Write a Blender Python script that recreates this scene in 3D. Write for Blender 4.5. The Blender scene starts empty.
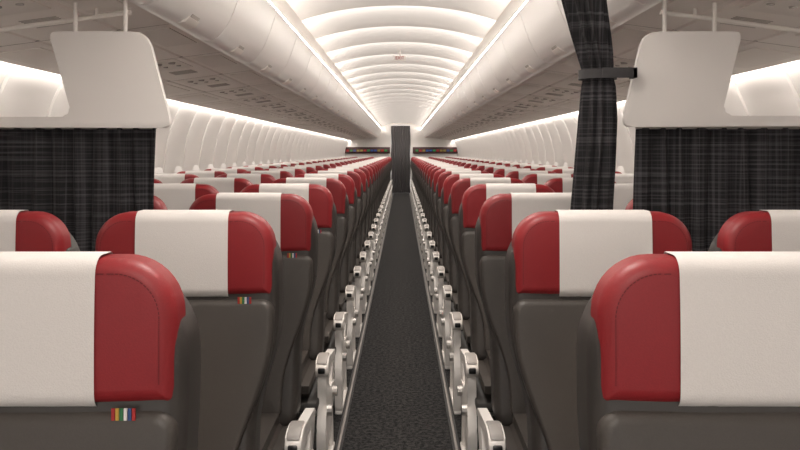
import bpy, bmesh, math, random
from mathutils import Vector, Matrix
random.seed(3)
scene = bpy.context.scene
col = scene.collection
try:
    scene.view_settings.view_transform = 'Standard'
    scene.view_settings.look = 'None'
except Exception as e:
    print(e)

# ------------------------------------------------------------------ materials
def mat(name, color, rough=0.5, metal=0.0, bump=0.0, bscale=200.0, var=0.0, emis=None, estr=0.0, coat=0.0, spec=0.5):
    m = bpy.data.materials.new(name); m.use_nodes = True
    nt = m.node_tree; b = nt.nodes['Principled BSDF']
    b.inputs['Base Color'].default_value = (*color, 1)
    b.inputs['Roughness'].default_value = rough
    b.inputs['Metallic'].default_value = metal
    b.inputs['Specular IOR Level'].default_value = spec
    if coat: b.inputs['Coat Weight'].default_value = coat; b.inputs['Coat Roughness'].default_value = 0.2
    tc = nt.nodes.new('ShaderNodeTexCoord')
    if bump > 0 or var > 0:
        n = nt.nodes.new('ShaderNodeTexNoise'); n.inputs['Scale'].default_value = bscale; n.inputs['Detail'].default_value = 4
        nt.links.new(tc.outputs['Object'], n.inputs['Vector'])
        if bump > 0:
            bp = nt.nodes.new('ShaderNodeBump'); bp.inputs['Strength'].default_value = bump; bp.inputs['Distance'].default_value = 0.002
            nt.links.new(n.outputs['Fac'], bp.inputs['Height']); nt.links.new(bp.outputs['Normal'], b.inputs['Normal'])
        if var > 0:
            r = nt.nodes.new('ShaderNodeValToRGB')
            r.color_ramp.elements[0].position = 0.3; r.color_ramp.elements[1].position = 0.7
            r.color_ramp.elements[0].color = (*[c*(1-var) for c in color], 1)
            r.color_ramp.elements[1].color = (*[min(1, c*(1+var)) for c in color], 1)
            nt.links.new(n.outputs['Fac'], r.inputs['Fac']); nt.links.new(r.outputs['Color'], b.inputs['Base Color'])
    if emis:
        b.inputs['Emission Color'].default_value = (*emis, 1); b.inputs['Emission Strength'].default_value = estr
    return m

M_leather = mat('grey_leather', (0.054, 0.047, 0.042), 0.42, bump=0.15, bscale=420, var=0.06, spec=0.4)
M_shell = mat('seat_shell_leather', (0.040, 0.035, 0.032), 0.38, bump=0.08, bscale=420, spec=0.45)
M_red = mat('red_leather', (0.235, 0.014, 0.018), 0.42, bump=0.12, bscale=420, var=0.05, spec=0.4)
M_cloth = mat('white_headrest_cloth', (0.70, 0.665, 0.645), 0.85, bump=0.3, bscale=500, var=0.03)
M_stitch = mat('stitch_thread', (0.12, 0.010, 0.012), 0.8)
M_beige = mat('beige_plastic', (0.92, 0.885, 0.85), 0.3)
M_cap = mat('armrest_pad', (0.34, 0.32, 0.305), 0.4)
M_pan = mat('seat_pan', (0.05, 0.047, 0.045), 0.5)
M_black = mat('black_plastic', (0.015, 0.015, 0.016), 0.3)
M_metal = mat('brushed_metal', (0.5, 0.48, 0.46), 0.35, metal=0.9)
M_track = mat('floor_track', (0.24, 0.22, 0.205), 0.45)
M_white = mat('white_panel', (0.87, 0.84, 0.81), 0.4)
M_bin = mat('bin_white_gloss', (0.91, 0.885, 0.86), 0.28, coat=0.3)
M_psu = mat('psu_beige', (0.93, 0.88, 0.83), 0.5)
M_psum = mat('psu_module', (0.87, 0.82, 0.77), 0.5)
M_psud = mat('psu_grey', (0.45, 0.41, 0.38), 0.5)
M_wall = mat('sidewall_lining', (0.88, 0.85, 0.82), 0.5)
M_divider = mat('divider_panel_white', (0.84, 0.80, 0.77), 0.5)
M_endc = mat('grey_fabric', (0.09, 0.084, 0.086), 0.9, bump=0.3, bscale=60, var=0.2)
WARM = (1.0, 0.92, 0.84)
M_cove = mat('cove_led', (1, 1, 1), 0.5, emis=WARM, estr=34.0)
M_wash = mat('wall_wash_led', (1, 1, 1), 0.5, emis=(1, 0.93, 0.86), estr=26.0)
M_ceil_glow = [mat('ceiling_painted_glow_%d' % i, (0.84, 0.80, 0.76), 0.5, emis=WARM, estr=e) for i, e in enumerate((1.5, 1.2, 0.95, 0.74, 0.55, 0.42, 0.32, 0.24, 0.2))]  # falling emission steps paint the ceiling's light gradient and add fill
M_pane = mat('window_shade', (0.86, 0.83, 0.80), 0.4)
M_t = [mat('tag_red', (0.35, 0.02, 0.02), .6), mat('tag_yellow', (0.5, 0.3, 0.05), .6), mat('tag_green', (0.03, 0.16, 0.06), .6), mat('tag_blue', (0.03, 0.07, 0.2), .6)]

def carpet():
    m = bpy.data.materials.new('aisle_carpet'); m.use_nodes = True
    nt = m.node_tree; b = nt.nodes['Principled BSDF']; b.inputs['Roughness'].default_value = 0.95
    b.inputs['Specular IOR Level'].default_value = 0.15
    tc = nt.nodes.new('ShaderNodeTexCoord')
    n = nt.nodes.new('ShaderNodeTexNoise'); n.inputs['Scale'].default_value = 170; n.inputs['Detail'].default_value = 5
    n2 = nt.nodes.new('ShaderNodeTexNoise'); n2.inputs['Scale'].default_value = 50; n2.inputs['Detail'].default_value = 4
    mx = nt.nodes.new('ShaderNodeMath'); mx.operation = 'ADD'
    r = nt.nodes.new('ShaderNodeValToRGB')
    r.color_ramp.elements[0].position = 0.74; r.color_ramp.elements[0].color = (0.008, 0.008, 0.009, 1)
    r.color_ramp.elements[1].position = 1.0; r.color_ramp.elements[1].color = (0.055, 0.054, 0.054, 1)
    nt.links.new(tc.outputs['Object'], n.inputs['Vector']); nt.links.new(tc.outputs['Object'], n2.inputs['Vector'])
    nt.links.new(n.outputs['Fac'], mx.inputs[0]); nt.links.new(n2.outputs['Fac'], mx.inputs[1])
    hf = nt.nodes.new('ShaderNodeMath'); hf.operation = 'MULTIPLY'; hf.inputs[1].default_value = 0.85
    nt.links.new(mx.outputs[0], hf.inputs[0])
    nt.links.new(hf.outputs[0], r.inputs['Fac']); nt.links.new(r.outputs['Color'], b.inputs['Base Color'])
    bp = nt.nodes.new('ShaderNodeBump'); bp.inputs['Strength'].default_value = 0.8; bp.inputs['Distance'].default_value = 0.004
    nt.links.new(n.outputs['Fac'], bp.inputs['Height']); nt.links.new(bp.outputs['Normal'], b.inputs['Normal'])
    return m
M_carpet = carpet()

def curtain_mat():
    m = bpy.data.materials.new('woven_curtain'); m.use_nodes = True
    nt = m.node_tree; b = nt.nodes['Principled BSDF']; b.inputs['Roughness'].default_value = 0.9
    tc = nt.nodes.new('ShaderNodeTexCoord')
    def stripes(sx, sy, sz, lo, hi, c0, c1):
        mp = nt.nodes.new('ShaderNodeMapping'); mp.inputs['Scale'].default_value = (sx, sy, sz)
        n = nt.nodes.new('ShaderNodeTexNoise'); n.inputs['Scale'].default_value = 1.0; n.inputs['Detail'].default_value = 3
        r = nt.nodes.new('ShaderNodeValToRGB')
        r.color_ramp.elements[0].position = lo; r.color_ramp.elements[1].position = hi
        r.color_ramp.elements[0].color = (*c0, 1); r.color_ramp.elements[1].color = (*c1, 1)
        nt.links.new(tc.outputs['Object'], mp.inputs['Vector']); nt.links.new(mp.outputs[0], n.inputs['Vector'])
        nt.links.new(n.outputs['Fac'], r.inputs['Fac']); return r
    a = stripes(2, 2, 150, 0.48, 0.66, (0.009, 0.0085, 0.010), (0.058, 0.054, 0.060))
    c = stripes(170, 20, 1, 0.5, 0.66, (0.0, 0.0, 0.0), (0.032, 0.030, 0.033))
    ad = nt.nodes.new('ShaderNodeMixRGB'); ad.blend_type = 'ADD'; ad.inputs[0].default_value = 1
    nt.links.new(a.outputs[0], ad.inputs[1]); nt.links.new(c.outputs[0], ad.inputs[2])
    nt.links.new(ad.outputs[0], b.inputs['Base Color'])
    return m
M_curtain = curtain_mat()

# ------------------------------------------------------------------ mesh helpers
class Builder:
    def __init__(self): self.v = []; self.f = []; self.m = []; self.mats = []
    def mi(self, m):
        if m not in self.mats: self.mats.append(m)
        return self.mats.index(m)
    def add(self, verts, faces, m):
        o = len(self.v); k = self.mi(m)
        self.v += [tuple(p) for p in verts]
        for f in faces: self.f.append([i+o for i in f]); self.m.append(k)
    def add_bm(self, bm, m):
        bm.verts.index_update()
        self.add([v.co[:] for v in bm.verts], [[v.index for v in f.verts] for f in bm.faces], m); bm.free()
    def mesh(self, name, angle=40):
        me = bpy.data.meshes.new(name); me.from_pydata(self.v, [], self.f)
        for m in self.mats: me.materials.append(m)
        me.polygons.foreach_set('material_index', self.m)
        me.polygons.foreach_set('use_smooth', [True]*len(self.f))
        me.update()
        bm = bmesh.new(); bm.from_mesh(me)
        bmesh.ops.recalc_face_normals(bm, faces=bm.faces)
        bm.to_mesh(me); bm.free()
        try: me.set_sharp_from_angle(angle=math.radians(angle))
        except Exception as e: print(e)
        return me
    def obj(self, name, loc=(0, 0, 0), angle=40):
        o = bpy.data.objects.new(name, self.mesh(name, angle)); o.location = loc; col.objects.link(o); return o

def inst(name, me, loc, parent=None, rot=None):
    o = bpy.data.objects.new(name, me); o.location = loc
    if rot: o.rotation_euler = rot
    if parent: o.parent = parent
    col.objects.link(o); return o

def box(B, x0, x1, y0, y1, z0, z1, m, bev=0.0, seg=2):
    bm = bmesh.new(); bmesh.ops.create_cube(bm, size=1)
    for v in bm.verts:
        v.co = Vector(((x0+x1)/2+v.co.x*(x1-x0), (y0+y1)/2+v.co.y*(y1-y0), (z0+z1)/2+v.co.z*(z1-z0)))
    if bev: bmesh.ops.bevel(bm, geom=bm.edges[:], offset=bev, segments=seg, affect='EDGES', profile=0.5)
    B.add_bm(bm, m)

def tube(B, pts, r, m, n=10):
    pts = [Vector(p) for p in pts]; vs = []; fs = []
    for i, p in enumerate(pts):
        t = (pts[min(i+1, len(pts)-1)]-pts[max(i-1, 0)]).normalized()
        a = t.cross(Vector((0, 0, 1)) if abs(t.z) < 0.9 else Vector((1, 0, 0))).normalized(); b = t.cross(a)
        rr = r[i] if isinstance(r, (list, tuple)) else r
        for k in range(n):
            th = 2*math.pi*k/n; vs.append(p+a*math.cos(th)*rr+b*math.sin(th)*rr)
    for i in range(len(pts)-1):
        for k in range(n):
            fs.append([i*n+k, i*n+(k+1) % n, (i+1)*n+(k+1) % n, (i+1)*n+k])
    fs.append(list(range(n))); fs.append([(len(pts)-1)*n+k for k in range(n)])
    B.add(vs, fs, m)

def prism(B, poly, axis, a0, a1, m, bev=0.0, seg=2):
    """poly 2-D outline; axis 'x': poly=(y,z); axis 'y': poly=(x,z)"""
    bm = bmesh.new()
    def P(p, a): return (a, p[0], p[1]) if axis == 'x' else (p[0], a, p[1])
    v0 = [bm.verts.new(P(p, a0)) for p in poly]; v1 = [bm.verts.new(P(p, a1)) for p in poly]
    f0 = bm.faces.new(v0); f1 = bm.faces.new(v1[::-1]); n = len(poly)
    for i in range(n): bm.faces.new([v0[i], v1[i], v1[(i+1) % n], v0[(i+1) % n]])
    if bev:
        es = list(set(f0.edges[:]+f1.edges[:]))
        bmesh.ops.bevel(bm, geom=es, offset=bev, segments=seg, affect='EDGES', profile=0.5)
    B.add_bm(bm, m)

def smooth_poly(pts, it=2, closed=True):
    for _ in range(it):
        out = []; n = len(pts)
        for i in range(n):
            a = pts[i]; b = pts[(i+1) % n]
            out.append((a[0]*.75+b[0]*.25, a[1]*.75+b[1]*.25)); out.append((a[0]*.25+b[0]*.75, a[1]*.25+b[1]*.75))
        pts = out
    return pts

def sweep(B, prof, ys, m, sfun=None, closed=False):
    """sweep (x,z) profile along y stations"""
    n = len(prof); vs = []; fs = []
    for y in ys:
        for p in prof: vs.append((p[0], y, p[1]))
    e = n if closed else n-1
    for j in range(len(ys)-1):
        for i in range(e): fs.append([j*n+i, j*n+(i+1) % n, (j+1)*n+(i+1) % n, (j+1)*n+i])
    B.add(vs, fs, m)

def rrect(hw, z0, z1, rt, rb, n=10, side=8):
    pts = []
    rt = max(rt, 0.002); rb = max(rb, 0.002)
    def arc(cx, cz, r, a0, a1):
        for i in range(n+1):
            a = math.radians(a0+(a1-a0)*i/n); pts.append((cx+r*math.cos(a), cz+r*math.sin(a)))
    def lin(a, b, k):
        for i in range(1, k): pts.append((a[0]+(b[0]-a[0])*i/k, a[1]+(b[1]-a[1])*i/k))
    arc(hw-rt, z1-rt, rt, 0, 90); lin((hw-rt, z1), (-hw+rt, z1), side)
    arc(-hw+rt, z1-rt, rt, 90, 180); lin((-hw, z1-rt), (-hw, z0+rb), side*2)
    arc(-hw+rb, z0+rb, rb, 180, 270); lin((-hw+rb, z0), (hw-rb, z0), side)
    arc(hw-rb, z0+rb, rb, 270, 360); lin((hw, z0+rb), (hw, z1-rt), side*2)
    return pts

def pillow_y(i, re, imax, thick, dome):
    if i < re: t = i/re; return -(thick+re*math.sqrt(max(0, 1-(1-t)**2)))
    s = (i-re)/(imax-re); return -(thick+re+dome*(1-(1-s)**2))

def pillow_bm(hw, z0, z1, rt, rb, re, thick, dome, back=0.0, grow=0.0, warp=None, rings=6):
    bm = bmesh.new()
    imax = min(hw, (z1-z0)/2)*0.92
    ins = [re*(1-math.cos(math.pi/2*k/rings)) for k in range(rings+1)]
    if dome > 0: ins += [re+(imax-re)*k/5 for k in range(1, 6)]
    layers = []
    def ring(i, y):
        out = rrect(hw+grow-i, z0-grow+i, z1+grow-i, rt+grow-i, rb+grow-i)
        r = []
        for (x, z) in out:
            p = (x, y, z)
            if warp: p = warp(*p)
            r.append(bm.verts.new(p))
        return r
    br = min(0.02, re*.6)
    layers.append(ring(br*1.0, back+0.0))
    layers.append(ring(br*0.3, back-br*0.7))
    layers.append(ring(0, back-br if back-br > -thick else -thick*0.5))
    for i in ins: layers.append(ring(i, pillow_y(i, re, imax, thick, dome)-grow))
    n = len(layers[0])
    for a, b in zip(layers, layers[1:]):
        for k in range(n): bm.faces.new([a[k], a[(k+1) % n], b[(k+1) % n], b[k]])
    bm.faces.new(layers[0][::-1]); bm.faces.new(layers[-1])
    return bm

# ------------------------------------------------------------------ seat
def sstep(a, b, x):
    t = max(0, min(1, (x-a)/(b-a))); return t*t*(3-2*t)
HB, HT = 0.965, 1.168
HW = 0.2175; WW = 0.1115
def lean(z):   # forward lean of the lower back (towards -y = seat front)
    d = max(0, 0.97-z); return -0.17*d - 0.12*d*d
def warp_shell(x, y, z):
    g = 1-0.20*(1-sstep(0.66, 0.90, z)); return (x*g, y+lean(z), z)
def warp_cush(x, y, z):
    g = 1-0.40*(1-sstep(0.52, 0.88, z)); return (x*g, y+lean(z), z)

def build_seat(s, kind):
    """s: direction (+1/-1) in local x pointing to the aisle"""
    B = Builder()
    B.add_bm(pillow_bm(0.229, 0.40, 1.152, 0.125, 0.05, 0.035, -0.005, 0.004, back=0.085, warp=warp_shell), M_shell)
    B.add_bm(pillow_bm(0.221, 0.43, 0.960, 0.03, 0.04, 0.016, 0.028, 0.006, back=0.0, warp=warp_cush), M_leather)
    def wh(x, y, z): return (x, y+0.007*(abs(x)/HW)**3+0.005*((z-1.03)/0.13)**2*(1 if z > 1.03 else 0.4), z)
    hb = pillow_bm(HW, HB, HT, 0.082, 0.012, 0.024, 0.018, 0.0, back=0.03, warp=None)
    def refine(bm):
        for k in range(-9, 10):
            bmesh.ops.bisect_plane(bm, geom=bm.verts[:]+bm.edges[:]+bm.faces[:], plane_co=(k*0.0215, 0, 0), plane_no=(1, 0, 0))
        for k in range(1, 8):
            bmesh.ops.bisect_plane(bm, geom=bm.verts[:]+bm.edges[:]+bm.faces[:], plane_co=(0, 0, HB+k*0.0254), plane_no=(0, 0, 1))
        for v in bm.verts: v.co = Vector(wh(*v.co))
    refine(hb)
    B.add_bm(hb, M_red)
    cb = pillow_bm(HW, HB, HT, 0.082, 0.012, 0.024, 0.018, 0.0, back=0.03, grow=0.0035)
    for px, nx in ((WW, 1), (-WW, -1)):
        bmesh.ops.bisect_plane(cb, geom=cb.verts[:]+cb.edges[:]+cb.faces[:], plane_co=(px, 0, 0), plane_no=(nx, 0, 0), clear_outer=True)
    refine(cb)
    B.add_bm(cb, M_cloth)
    off = 0.020
    out = rrect(HW-off, HB+off, HT-off, 0.082-off, 0.0, n=16, side=20)
    yy = pillow_y(off, 0.024, 0.09, 0.018, 0.0)
    for k in range(len(out)):
        a = out[k]; b = out[(k+1) % len(out)]
        if abs(a[0]) < 0.120 or a[1] < HB+0.03: continue
        L = math.hypot(b[0]-a[0], b[1]-a[1])
        if L < 0.002: continue
        dx, dz = (b[0]-a[0])/L, (b[1]-a[1])/L; w = 0.0007; e = 0.7
        q = [(a[0]-dz*w, yy-.0010, a[1]+dx*w), (a[0]+dz*w, yy-.0010, a[1]-dx*w),
             (a[0]+(b[0]-a[0])*e+dz*w, yy-.0010, a[1]+(b[1]-a[1])*e-dx*w), (a[0]+(b[0]-a[0])*e-dz*w, yy-.0010, a[1]+(b[1]-a[1])*e+dx*w)]
        B.add([wh(*c) for c in q], [[0, 1, 2, 3]], M_stitch)
    # colour tag (left-hand block only)
    if s > 0 and kind == 'aisle':
        for k in range(6):
            x0 = 0.136+k*0.0056; box(B, x0, x0+0.0044, -0.047, -0.044, 0.951, 0.967, [M_t[0], M_t[1], M_t[2], M_cloth, M_t[3], M_t[0]][k])
    # seat cushion
    bm = bmesh.new(); bmesh.ops.create_cube(bm, size=1)
    for v in bm.verts: v.co = Vector((v.co.x*0.36-s*0.01, -0.34+v.co.y*0.48, 0.395+v.co.z*0.12))
    bmesh.ops.bevel(bm, geom=bm.edges[:], offset=0.045, segments=5, affect='EDGES')
    B.add_bm(bm, M_leather)
    box(B, -0.20, 0.20, -0.52, -0.10, 0.30, 0.34, M_pan, 0.012)
    tube(B, [(-0.25, -0.42, 0.28), (0.25, -0.42, 0.28)], 0.022, M_metal)
    tube(B, [(-0.25, -0.16, 0.28), (0.25, -0.16, 0.28)], 0.022, M_metal)
    ax = s*0.212 if kind == 'aisle' else s*0.255
    arms = [(ax, kind == 'aisle')]
    if kind == 'window': arms.append((-s*0.20, False))
    for (a, end) in arms:
        top = smooth_poly([(0.0, 0.425), (-0.10, 0.438), (-0.30, 0.462), (-0.38, 0.484), (-0.455, 0.470), (-0.465, 0.445), (-0.44, 0.435), (-0.30, 0.425), (-0.05, 0.395), (0.01, 0.40)], 2)
        prism(B, top, 'x', a-0.016, a+0.016, M_beige, 0.006)
        tip = smooth_poly([(-0.31, 0.468), (-0.34, 0.488), (-0.41, 0.489), (-0.458, 0.476), (-0.472, 0.455), (-0.462, 0.425), (-0.42, 0.415), (-0.35, 0.43)], 2)
        prism(B, tip, 'x', a-0.025, a+0.025, M_beige, 0.008)
        pad = smooth_poly([(-0.34, 0.484), (-0.345, 0.495), (-0.41, 0.497), (-0.455, 0.484), (-0.462, 0.472), (-0.41, 0.482)], 1)
        prism(B, pad, 'x', a-0.020, a+0.020, M_cap, 0.004)
        box(B, a-0.014, a+0.014, -0.478, -0.462, 0.440, 0.462, M_black, 0.004)
        link = smooth_poly([(-0.02, 0.43), (-0.10, 0.42), (-0.16, 0.36), (-0.17, 0.27), (-0.10, 0.25), (-0.04, 0.33), (0.02, 0.40)], 2)
        prism(B, link, 'x', a-0.014, a+0.014, M_beige, 0.006)
        if end:
            side = smooth_poly([(-0.33, 0.45), (-0.43, 0.44), (-0.455, 0.40), (-0.43, 0.33), (-0.47, 0.25), (-0.49, 0.20), (-0.47, 0.10), (-0.46, 0.0), (-0.40, 0.0), (-0.38, 0.08), (-0.33, 0.17), (-0.18, 0.20), (-0.06, 0.24), (-0.04, 0.30), (-0.16, 0.32), (-0.30, 0.33), (-0.35, 0.38)], 2)
            prism(B, side, 'x', a-0.018, a+0.018, M_beige, 0.007)
            lx = a
            box(B, lx-0.018, lx+0.018, -0.46, -0.05, 0.0, 0.022, M_beige, 0.006)
            tube(B, [(lx, -0.14, 0.24), (lx, -0.11, 0.12), (lx, -0.09, 0.0)], 0.016, M_beige)
        if kind == 'window' :
            lx = 0
            tube(B, [(lx, -0.42, 0.30), (lx, -0.42, 0.0)], 0.018, M_metal)
            tube(B, [(lx, -0.16, 0.30), (lx, -0.14, 0.0)], 0.018, M_metal)
    tube(B, [(0, -0.15, 0.463), (0.06*s, -0.25, 0.466), (0.03*s, -0.38, 0.466)], 0.008, M_cap, 6)
    box(B, -0.17, 0.17, 0.02, 0.06, 0.62, 0.82, M_cap, 0.012)
    if kind != 'window':
        tube(B, [(-s*0.1, -0.42, 0.30), (-s*0.1, -0.42, 0.0)], 0.014, M_metal)
        tube(B, [(-s*0.1, -0.16, 0.30), (-s*0.1, -0.14, 0.0)], 0.014, M_metal)
    return B.mesh('airline_seat_mesh_'+kind, 35)

ROWS = 29; PITCH = 0.825; D1 = 1.12
SX = [0.51, 1.02, 1.52]; KN = ['aisle', 'middle', 'window']
seat_me = {}
for side in (-1, 1):
    for k in KN: seat_me[(side, k)] = build_seat(-side, k)
for r in range(ROWS):
    for side in (-1, 1):
        for x, k in zip(SX, KN):
            inst('airline_seat', seat_me[(side, k)], (side*x, D1+r*PITCH, 0))

# ------------------------------------------------------------------ shell
Y0, Y1 = -2.4, 25.2
B = Builder(); box(B, -1.95, 1.95, Y0-0.1, Y1+1.5, -0.08, 0.0, M_carpet); B.obj('floor')
for s in (-1, 1):
    B = Builder()
    box(B, s*0.262-0.006, s*0.262+0.006, Y0, Y1, 0.0, 0.006, M_track, 0.002)
    box(B, s*0.262-0.016, s*0.262+0.016, Y0, Y1, 0.0, 0.003, M_black)
    B.obj('trim_1' if s < 0 else 'trim_2')

# side walls
prof = [(1.655, 1.70), (1.70, 1.655), (1.745, 1.56), (1.785, 1.44), (1.81, 1.30), (1.825, 1.15), (1.83, 1.0), (1.825, 0.8), (1.81, 0.55), (1.79, 0.30), (1.775, 0.12), (1.77, 0.0)]
PP = 0.533
for s in (-1, 1):
    B = Builder(); vs = []; fs = []; ys = []
    npan = int((Y1-Y0)/PP)+1
    for p in range(npan):
        for t in (0.0, 0.015, 0.03, 0.10, 0.25, 0.4, 0.5, 0.6, 0.75, 0.90, 0.97, 0.985):
            y = Y0+(p+t)*PP
            e = min(t, 1-t); off = 0.0
            if e < 0.02: off = 0.018
            else: off = -0.024*math.sin(math.pi*min(1, max(0, (t-0.03)/0.94)))**0.7
            ys.append((y, off))
    n = len(prof)
    for (y, off) in ys:
        for (x, z) in prof: vs.append((s*(x+off*(1.0 if z < 1.69 else 0.3)), min(y, Y1), z))
    for j in range(len(ys)-1):
        for i in range(n-1): fs.append([j*n+i, j*n+i+1, (j+1)*n+i+1, (j+1)*n+i])
    B.add(vs, fs, M_wall); B.obj('wall_left' if s < 0 else 'wall_right', angle=30)
    WB = Builder()
    outer = rrect(0.15, -0.20, 0.20, 0.11, 0.11, n=6, side=2); inner = rrect(0.105, -0.15, 0.15, 0.09, 0.09, n=6, side=2)
    N = len(outer)
    vo = [(0.012*(-s), a, b) for a, b in outer]; vi = [(0.03*(s)*-1+0.0, a, b) for a, b in inner]
    mid = [(-s*0.026, a*1.12, b*1.09) for a, b in inner]; dp = [(s*0.0, a*0.96, b*0.96) for a, b in inner]
    allv = vo+mid+vi+dp; ff = []
    for q in range(3):
        for k in range(N): ff.append([q*N+k, q*N+(k+1) % N, (q+1)*N+(k+1) % N, (q+1)*N+k])
    WB.add(allv, ff, M_white); WB.add(dp, [list(range(N))], M_pane)
    wme = WB.mesh('window_mesh')
    for p in range(npan-1):
        inst('window_%d' % (p+1+(0 if s < 0 else 100)), wme, (s*1.795, Y0+(p+0.5)*PP, 1.0))

# wall wash lights
for s in (-1, 1):
    B = Builder()
    sweep(B, [(s*1.625, 1.694), (s*1.655, 1.703)], [Y0, Y1], M_wash)
    B.obj('wall_wash_light')

# PSU valance panels
def psz(x): return 1.79-(x-0.83)*0.134
for s in (-1, 1):
    B = Builder()
    pr = [(0.80, 1.83), (0.81, 1.80), (0.83, 1.79), (1.015, psz(1.015)), (1.02, psz(1.02)+0.010), (1.03, psz(1.03)+0.010), (1.035, psz(1.035)), (1.315, psz(1.315)), (1.32, psz(1.32)+0.010), (1.33, psz(1.33)+0.010), (1.335, psz(1.335)), (1.60, 1.687), (1.615, 1.684), (1.62, 1.69), (1.62, 1.75), (1.45, 1.83), (0.80, 1.83)]
    sweep(B, [(s*a, b) for a, b in pr], [Y0, Y1], M_psu)
    def slab(xa, xb, ya, yb, d, m, bev=0.002):
        prism(B, [(s*xa, psz(xa)-d), (s*xb, psz(xb)-d), (s*xb, psz(xb)+0.004), (s*xa, psz(xa)+0.004)], 'y', ya, yb, m, bev)
    y = D1-0.65-PITCH*3
    while y < Y1-0.8:
        slab(1.06, 1.29, y, y+0.32, 0.005, M_psum)
        slab(0.86, 0.99, y+0.05, y+0.45, 0.004, M_psum)
        slab(1.37, 1.56, y+0.10, y+0.60, 0.004, M_psum)
        for k in range(3):
            xx = 1.10+k*0.065; zt = psz(xx)
            tube(B, [(s*xx, y+0.08, zt), (s*xx, y+0.08, zt-0.012)], [0.020, 0.015], M_psud, 12)
            tube(B, [(s*xx, y+0.20, zt), (s*xx, y+0.20, zt-0.009)], [0.013, 0.011], M_psud, 12)
        for k in range(8):
            slab(1.10, 1.22, y+0.44+k*0.018, y+0.446+k*0.018, 0.002, M_psud, 0)
        slab(0.84, 1.60, y-0.02, y-0.017, 0.001, M_psud, 0)
        y += PITCH
    B.obj('passenger_service_panel')

# overhead bins
BL = 1.62
for s in (-1, 1):
    B = Builder()
    bp = [(0.86, 1.80), (0.80, 1.772), (0.765, 1.772), (0.738, 1.788), (0.715, 1.815), (0.695, 1.85), (0.675, 1.895), (0.658, 1.94), (0.643, 1.985), (0.630, 2.020), (0.622, 2.036), (0.628, 2.048), (0.66, 2.055), (1.10, 2.09), (1.35, 1.98), (1.40, 1.84)]
    prism(B, [(s*a, b) for a, b in bp], 'y', 0.004, BL/2-0.004, M_bin, 0.006, 2)
    prism(B, [(s*a, b) for a, b in bp], 'y', BL/2+0.004, BL-0.004, M_bin, 0.006, 2)
    for c in (0.40, 1.22):
        lp = [(0.775, 1.768), (0.745, 1.774), (0.728, 1.792), (0.735, 1.80), (0.765, 1.785)]
        prism(B, [(s*a, b) for a, b in lp], 'y', c-0.07, c+0.07, M_psu, 0.003)
        prism(B, [(s*(a-0.002), b+0.001) for a, b in [(0.733, 1.790), (0.724, 1.803), (0.726, 1.806), (0.738, 1.795)]], 'y', c-0.05, c+0.05, M_psud)
    me = B.mesh('overhead_bin_mesh', 35)
    y = Y0
    while y < Y1-0.3:
        inst('overhead_bin', me, (0, y, 0)); y += BL
    B = Builder(); sweep(B, [(s*0.665, 2.06), (s*0.70, 2.24), (s*1.5, 2.2), (s*1.66, 1.72)], [Y0, Y1], M_white); B.obj('trim_%d' % (3 if s < 0 else 4))
    B = Builder(); sweep(B, [(s*0.645, 2.077), (s*0.648, 2.10), (s*0.635, 2.128), (s*0.61, 2.14)], [Y0, Y1], M_white); B.obj('trim_%d' % (5 if s < 0 else 6))

# cove light strips
for s in (-1, 1):
    B = Builder()
    sweep(B, [(s*0.655, 2.062), (s*0.646, 2.076)], [Y0, Y1], M_cove)
    B.obj('cove_light_strip')

# ceiling: arched, scalloped panels; bright-to-beige shading painted in by stepped emission
CP = 0.82
B = Builder()
npan = int((Y1-Y0)/CP)+1
xs = [-0.63+1.26*i/24 for i in range(25)]
def arch(x): return 2.235-0.10*abs(x/0.63)**2.2
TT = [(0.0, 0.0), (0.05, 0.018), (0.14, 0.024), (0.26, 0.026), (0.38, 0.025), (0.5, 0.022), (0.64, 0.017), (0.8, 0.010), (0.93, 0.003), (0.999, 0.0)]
n = len(xs)
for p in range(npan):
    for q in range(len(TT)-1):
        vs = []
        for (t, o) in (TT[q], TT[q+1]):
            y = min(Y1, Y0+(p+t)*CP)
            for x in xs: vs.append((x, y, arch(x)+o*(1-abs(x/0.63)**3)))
        B.add(vs, [[i, i+1, n+i+1, n+i] for i in range(n-1)], M_ceil_glow[q])
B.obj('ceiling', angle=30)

# end bulkhead
B = Builder()
box(B, -1.95, -0.33, Y1, Y1+0.06, 0, 2.4, M_white); box(B, 0.29, 1.95, Y1, Y1+0.06, 0, 2.4, M_white)
box(B, -0.33, 0.29, Y1, Y1+0.06, 2.16, 2.4, M_white)
B.obj('wall_rear')

def curtain(x0, x1, z0, z1, y, amp=0.018, wl=0.075, nx=None, m=None):
    B = Builder(); nx = nx or max(20, int((x1-x0)/wl*12)); nz = 14; vs = []; fs = []
    for j in range(nz+1):
        z = z0+(z1-z0)*j/nz
        for i in range(nx+1):
            x = x0+(x1-x0)*i/nx
            ph = 2*math.pi*x/wl
            w = amp*(math.sin(ph+0.8*math.sin(x*9))+0.3*math.sin(2.3*ph+1))*(1-0.35*(j/nz))
            vs.append((x+0.006*math.sin(z*7+x*30), y+w, z))
    for j in range(nz):
        for i in range(nx): fs.append([j*(nx+1)+i, j*(nx+1)+i+1, (j+1)*(nx+1)+i+1, (j+1)*(nx+1)+i])
    B.add(vs, fs, m or M_curtain); return B
curtain(-0.325, 0.285, 0.02, 2.15, Y1-0.03, m=M_endc).obj('aisle_end_curtain')
M_scr = [mat('screen_'+n, c, 0.3, emis=c, estr=0.3) for n, c in (('green', (0.02, 0.2, 0.05)), ('blue', (0.02, 0.06, 0.22)), ('yellow', (0.25, 0.2, 0.05)), ('red', (0.3, 0.02, 0.02)))]
M_bar = mat('display_housing', (0.06, 0.02, 0.022), 0.4)
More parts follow.
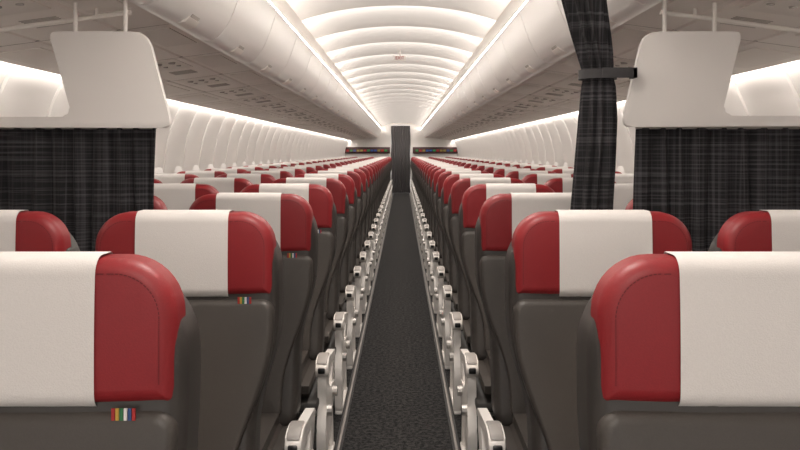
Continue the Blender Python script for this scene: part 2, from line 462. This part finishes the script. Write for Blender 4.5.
for s in (-1, 1):
    B = Builder()
    box(B, *sorted((s*0.36, s*1.80)), Y1-0.08, Y1-0.001, 1.27, 1.47, M_bar, 0.01)
    for k in range(12):
        x = 0.45+k*0.11; box(B, *sorted((s*x, s*(x+0.085))), Y1-0.086, Y1-0.08, 1.33, 1.39, M_scr[(k*3+k//4) % 4])
    B.obj('bulkhead_display')

# ------------------------------------------------------------------ class divider
F = 792.0; CX = 0.02; CZ = 1.315; DD = 2.40
def W(px, py, d=DD): return ((px-402)*d/F+CX, CZ+(152-py)*d/F)
def fillet(poly, rs, n=6):
    out = []
    N = len(poly)
    for i in range(N):
        p = Vector(poly[i]); a = Vector(poly[i-1]); b = Vector(poly[(i+1) % N]); r = rs[i]
        if r <= 0: out.append(tuple(p)); continue
        da = (a-p); db = (b-p); ra = min(r, da.length*.45); rb = min(r, db.length*.45)
        A = p+da.normalized()*ra; C = p+db.normalized()*rb
        for k in range(n+1):
            t = k/n; q = A*(1-t)**2+p*2*t*(1-t)+C*t*t; out.append(tuple(q))
    return out
for s in (-1, 1):
    if s < 0: pts = [W(50, 32), W(148, 32), W(173, 128), W(-165, 128), W(-165, 117), W(74, 117)]
    else: pts = [W(741, 32), W(643, 32), W(621, 127), W(962, 127), W(962, 116), W(720, 116)]
    poly = fillet(pts, [0.02, 0.045, 0.03, 0.0, 0.0, 0.03])
    B = Builder(); prism(B, poly, 'y', DD-0.012, DD+0.012, M_divider, 0.005, 3)
    for px in (75, 125) if s < 0 else (715, 665):
        x, _ = W(px, 0); tube(B, [(x, DD+0.004, 1.66), (x, DD+0.004, psz(abs(x)))], 0.006, M_psum)
    B.obj('class_divider_panel')
    xa = W(153 if s < 0 else 639, 0)[0]; xb = s*1.72
    c = curtain(min(xa, xb), max(xa, xb), 0.55, W(0, 129)[1]+0.004, DD+0.035, amp=0.014, wl=0.06)
    tube(c, [(xa, DD+0.035, 1.392), (xb, DD+0.035, 1.392)], 0.007, M_psud, 8)
    c.obj('divider_curtain')
    B = Builder()
    tube(B, [(s*0.84, DD+0.115, psz(0.84)-0.03), (s*1.60, DD+0.115, psz(1.6)-0.03)], 0.008, M_psum)
    for x in (0.95, 1.5): tube(B, [(s*x, DD+0.115, psz(x)-0.03), (s*x, DD+0.115, psz(x))], 0.006, M_psum)
    B.obj('curtain_track')

# gathered aisle curtain (right side)
B = Builder(); key = [(-75, 545, 602), (0, 563, 605), (35, 572, 610), (62, 580, 613), (75, 584, 612), (88, 582, 615), (120, 579, 616), (165, 575, 614), (212, 571, 611), (330, 566, 612), (440, 562, 612)]
vs = []; fs = []; NK = 96
def lerpkey(py):
    for a, b in zip(key, key[1:]):
        if a[0] <= py <= b[0]:
            t = (py-a[0])/(b[0]-a[0]); return a[1]+(b[1]-a[1])*t, a[2]+(b[2]-a[2])*t
    return key[-1][1:]
rowsn = 44; PY1 = 400
for j in range(rowsn+1):
    py = -75+(PY1+75)*j/rowsn; l, r = lerpkey(py); xl, z = W(l, py); xr, _ = W(r, py)
    cx = (xl+xr)/2; hw = (xr-xl)/2
    for k in range(NK):
        th = 2*math.pi*k/NK; fold = 1+0.16*math.sin(11*th+0.3*math.sin(z*4))+0.05*math.sin(17*th+z*3)
        vs.append((cx+hw*fold*0.93*math.cos(th), DD+0.0+hw*0.8*fold*math.sin(th), z))
for j in range(rowsn):
    for k in range(NK): fs.append([j*NK+k, j*NK+(k+1) % NK, (j+1)*NK+(k+1) % NK, (j+1)*NK+k])
fs.append(list(range(NK))); fs.append([rowsn*NK+k for k in range(NK)])
B.add(vs, fs, M_curtain)
xl, z = W(580, 75); xr, _ = W(615, 75); cx = (xl+xr)/2; hw = (xr-xl)/2+0.004
M_strap = mat('strap_grey', (0.045, 0.043, 0.045), 0.7)
ring = []; rf = []
for j, zz in enumerate((z-0.014, z+0.014)):
    for k in range(32):
        th = 2*math.pi*k/32; ring.append((cx+hw*math.cos(th), DD+hw*0.92*math.sin(th), zz))
for k in range(32): rf.append([k, (k+1) % 32, 32+(k+1) % 32, 32+k])
B.add(ring, rf, M_strap)
xe, _ = W(632, 75)
box(B, cx+0.0, xe, DD-hw*0.93-0.003, DD-hw*0.93+0.003, z-0.013, z+0.017, M_strap, 0.001)
box(B, xe-0.012, xe, DD-hw*0.93-0.003, DD-0.01, z-0.013, z+0.017, M_strap, 0.001)
B.obj('gathered_curtain')

# exit sign
B = Builder(); box(B, -0.06, 0.06, 7.25, 7.27, 2.155, 2.20, M_white, 0.004); box(B, -0.01, 0.01, 7.255, 7.265, 2.19, 2.26, M_white)
ex = B.obj('exit_sign')
cu = bpy.data.curves.new('exit_text', 'FONT'); cu.body = 'EXIT'; cu.size = 0.04; cu.align_x = 'CENTER'; cu.extrude = 0.001
cu.materials.append(M_t[0]); to = bpy.data.objects.new('lettering', cu); to.location = (0, 7.248, 2.163); to.rotation_euler = (math.pi/2, 0, 0); to.parent = ex; col.objects.link(to)

# ------------------------------------------------------------------ lights
w = bpy.data.worlds.new('World'); scene.world = w; w.use_nodes = True
w.node_tree.nodes['Background'].inputs[0].default_value = (1, 0.95, 0.90, 1); w.node_tree.nodes['Background'].inputs[1].default_value = 1.2
ld = bpy.data.lights.new('added_fill_spot', 'SPOT'); ld.energy = 46; ld.spot_size = math.radians(135); ld.spot_blend = 0.7; ld.shadow_soft_size = 0.12; ld.color = (1, 0.92, 0.84)  # added invisible spots, fill light for seats and aisle; no real fixtures
y = Y0+0.6
while y < Y1:
    inst('added_fill_spot', ld, (0, y, 2.19)); y += CP*2
rl = bpy.data.lights.new('reading_lamp', 'SPOT'); rl.energy = 20.0; rl.spot_size = math.radians(38); rl.spot_blend = 0.8; rl.shadow_soft_size = 0.03; rl.color = (1, 0.80, 0.62)
for r in range(1, ROWS):
    if r == 2: continue
    for s in (-1, 1):
        p = Vector((s*0.84, D1+r*PITCH-0.50, 1.765)); t = Vector((s*0.36, D1+r*PITCH-0.26, 0.45))
        inst('reading_lamp', rl, p, rot=(t-p).to_track_quat('-Z', 'Y').to_euler())
# ------------------------------------------------------------------ camera
cd = bpy.data.cameras.new('camera'); cam = bpy.data.objects.new('camera', cd); col.objects.link(cam)
cam.location = (CX, 0, CZ); cam.rotation_euler = (math.pi/2, 0, 0)
cd.sensor_width = 36; cd.lens = 36*F/800; cd.shift_x = -2/800; cd.shift_y = -73/800
cd.clip_start = 0.02; cd.clip_end = 100
scene.camera = cam
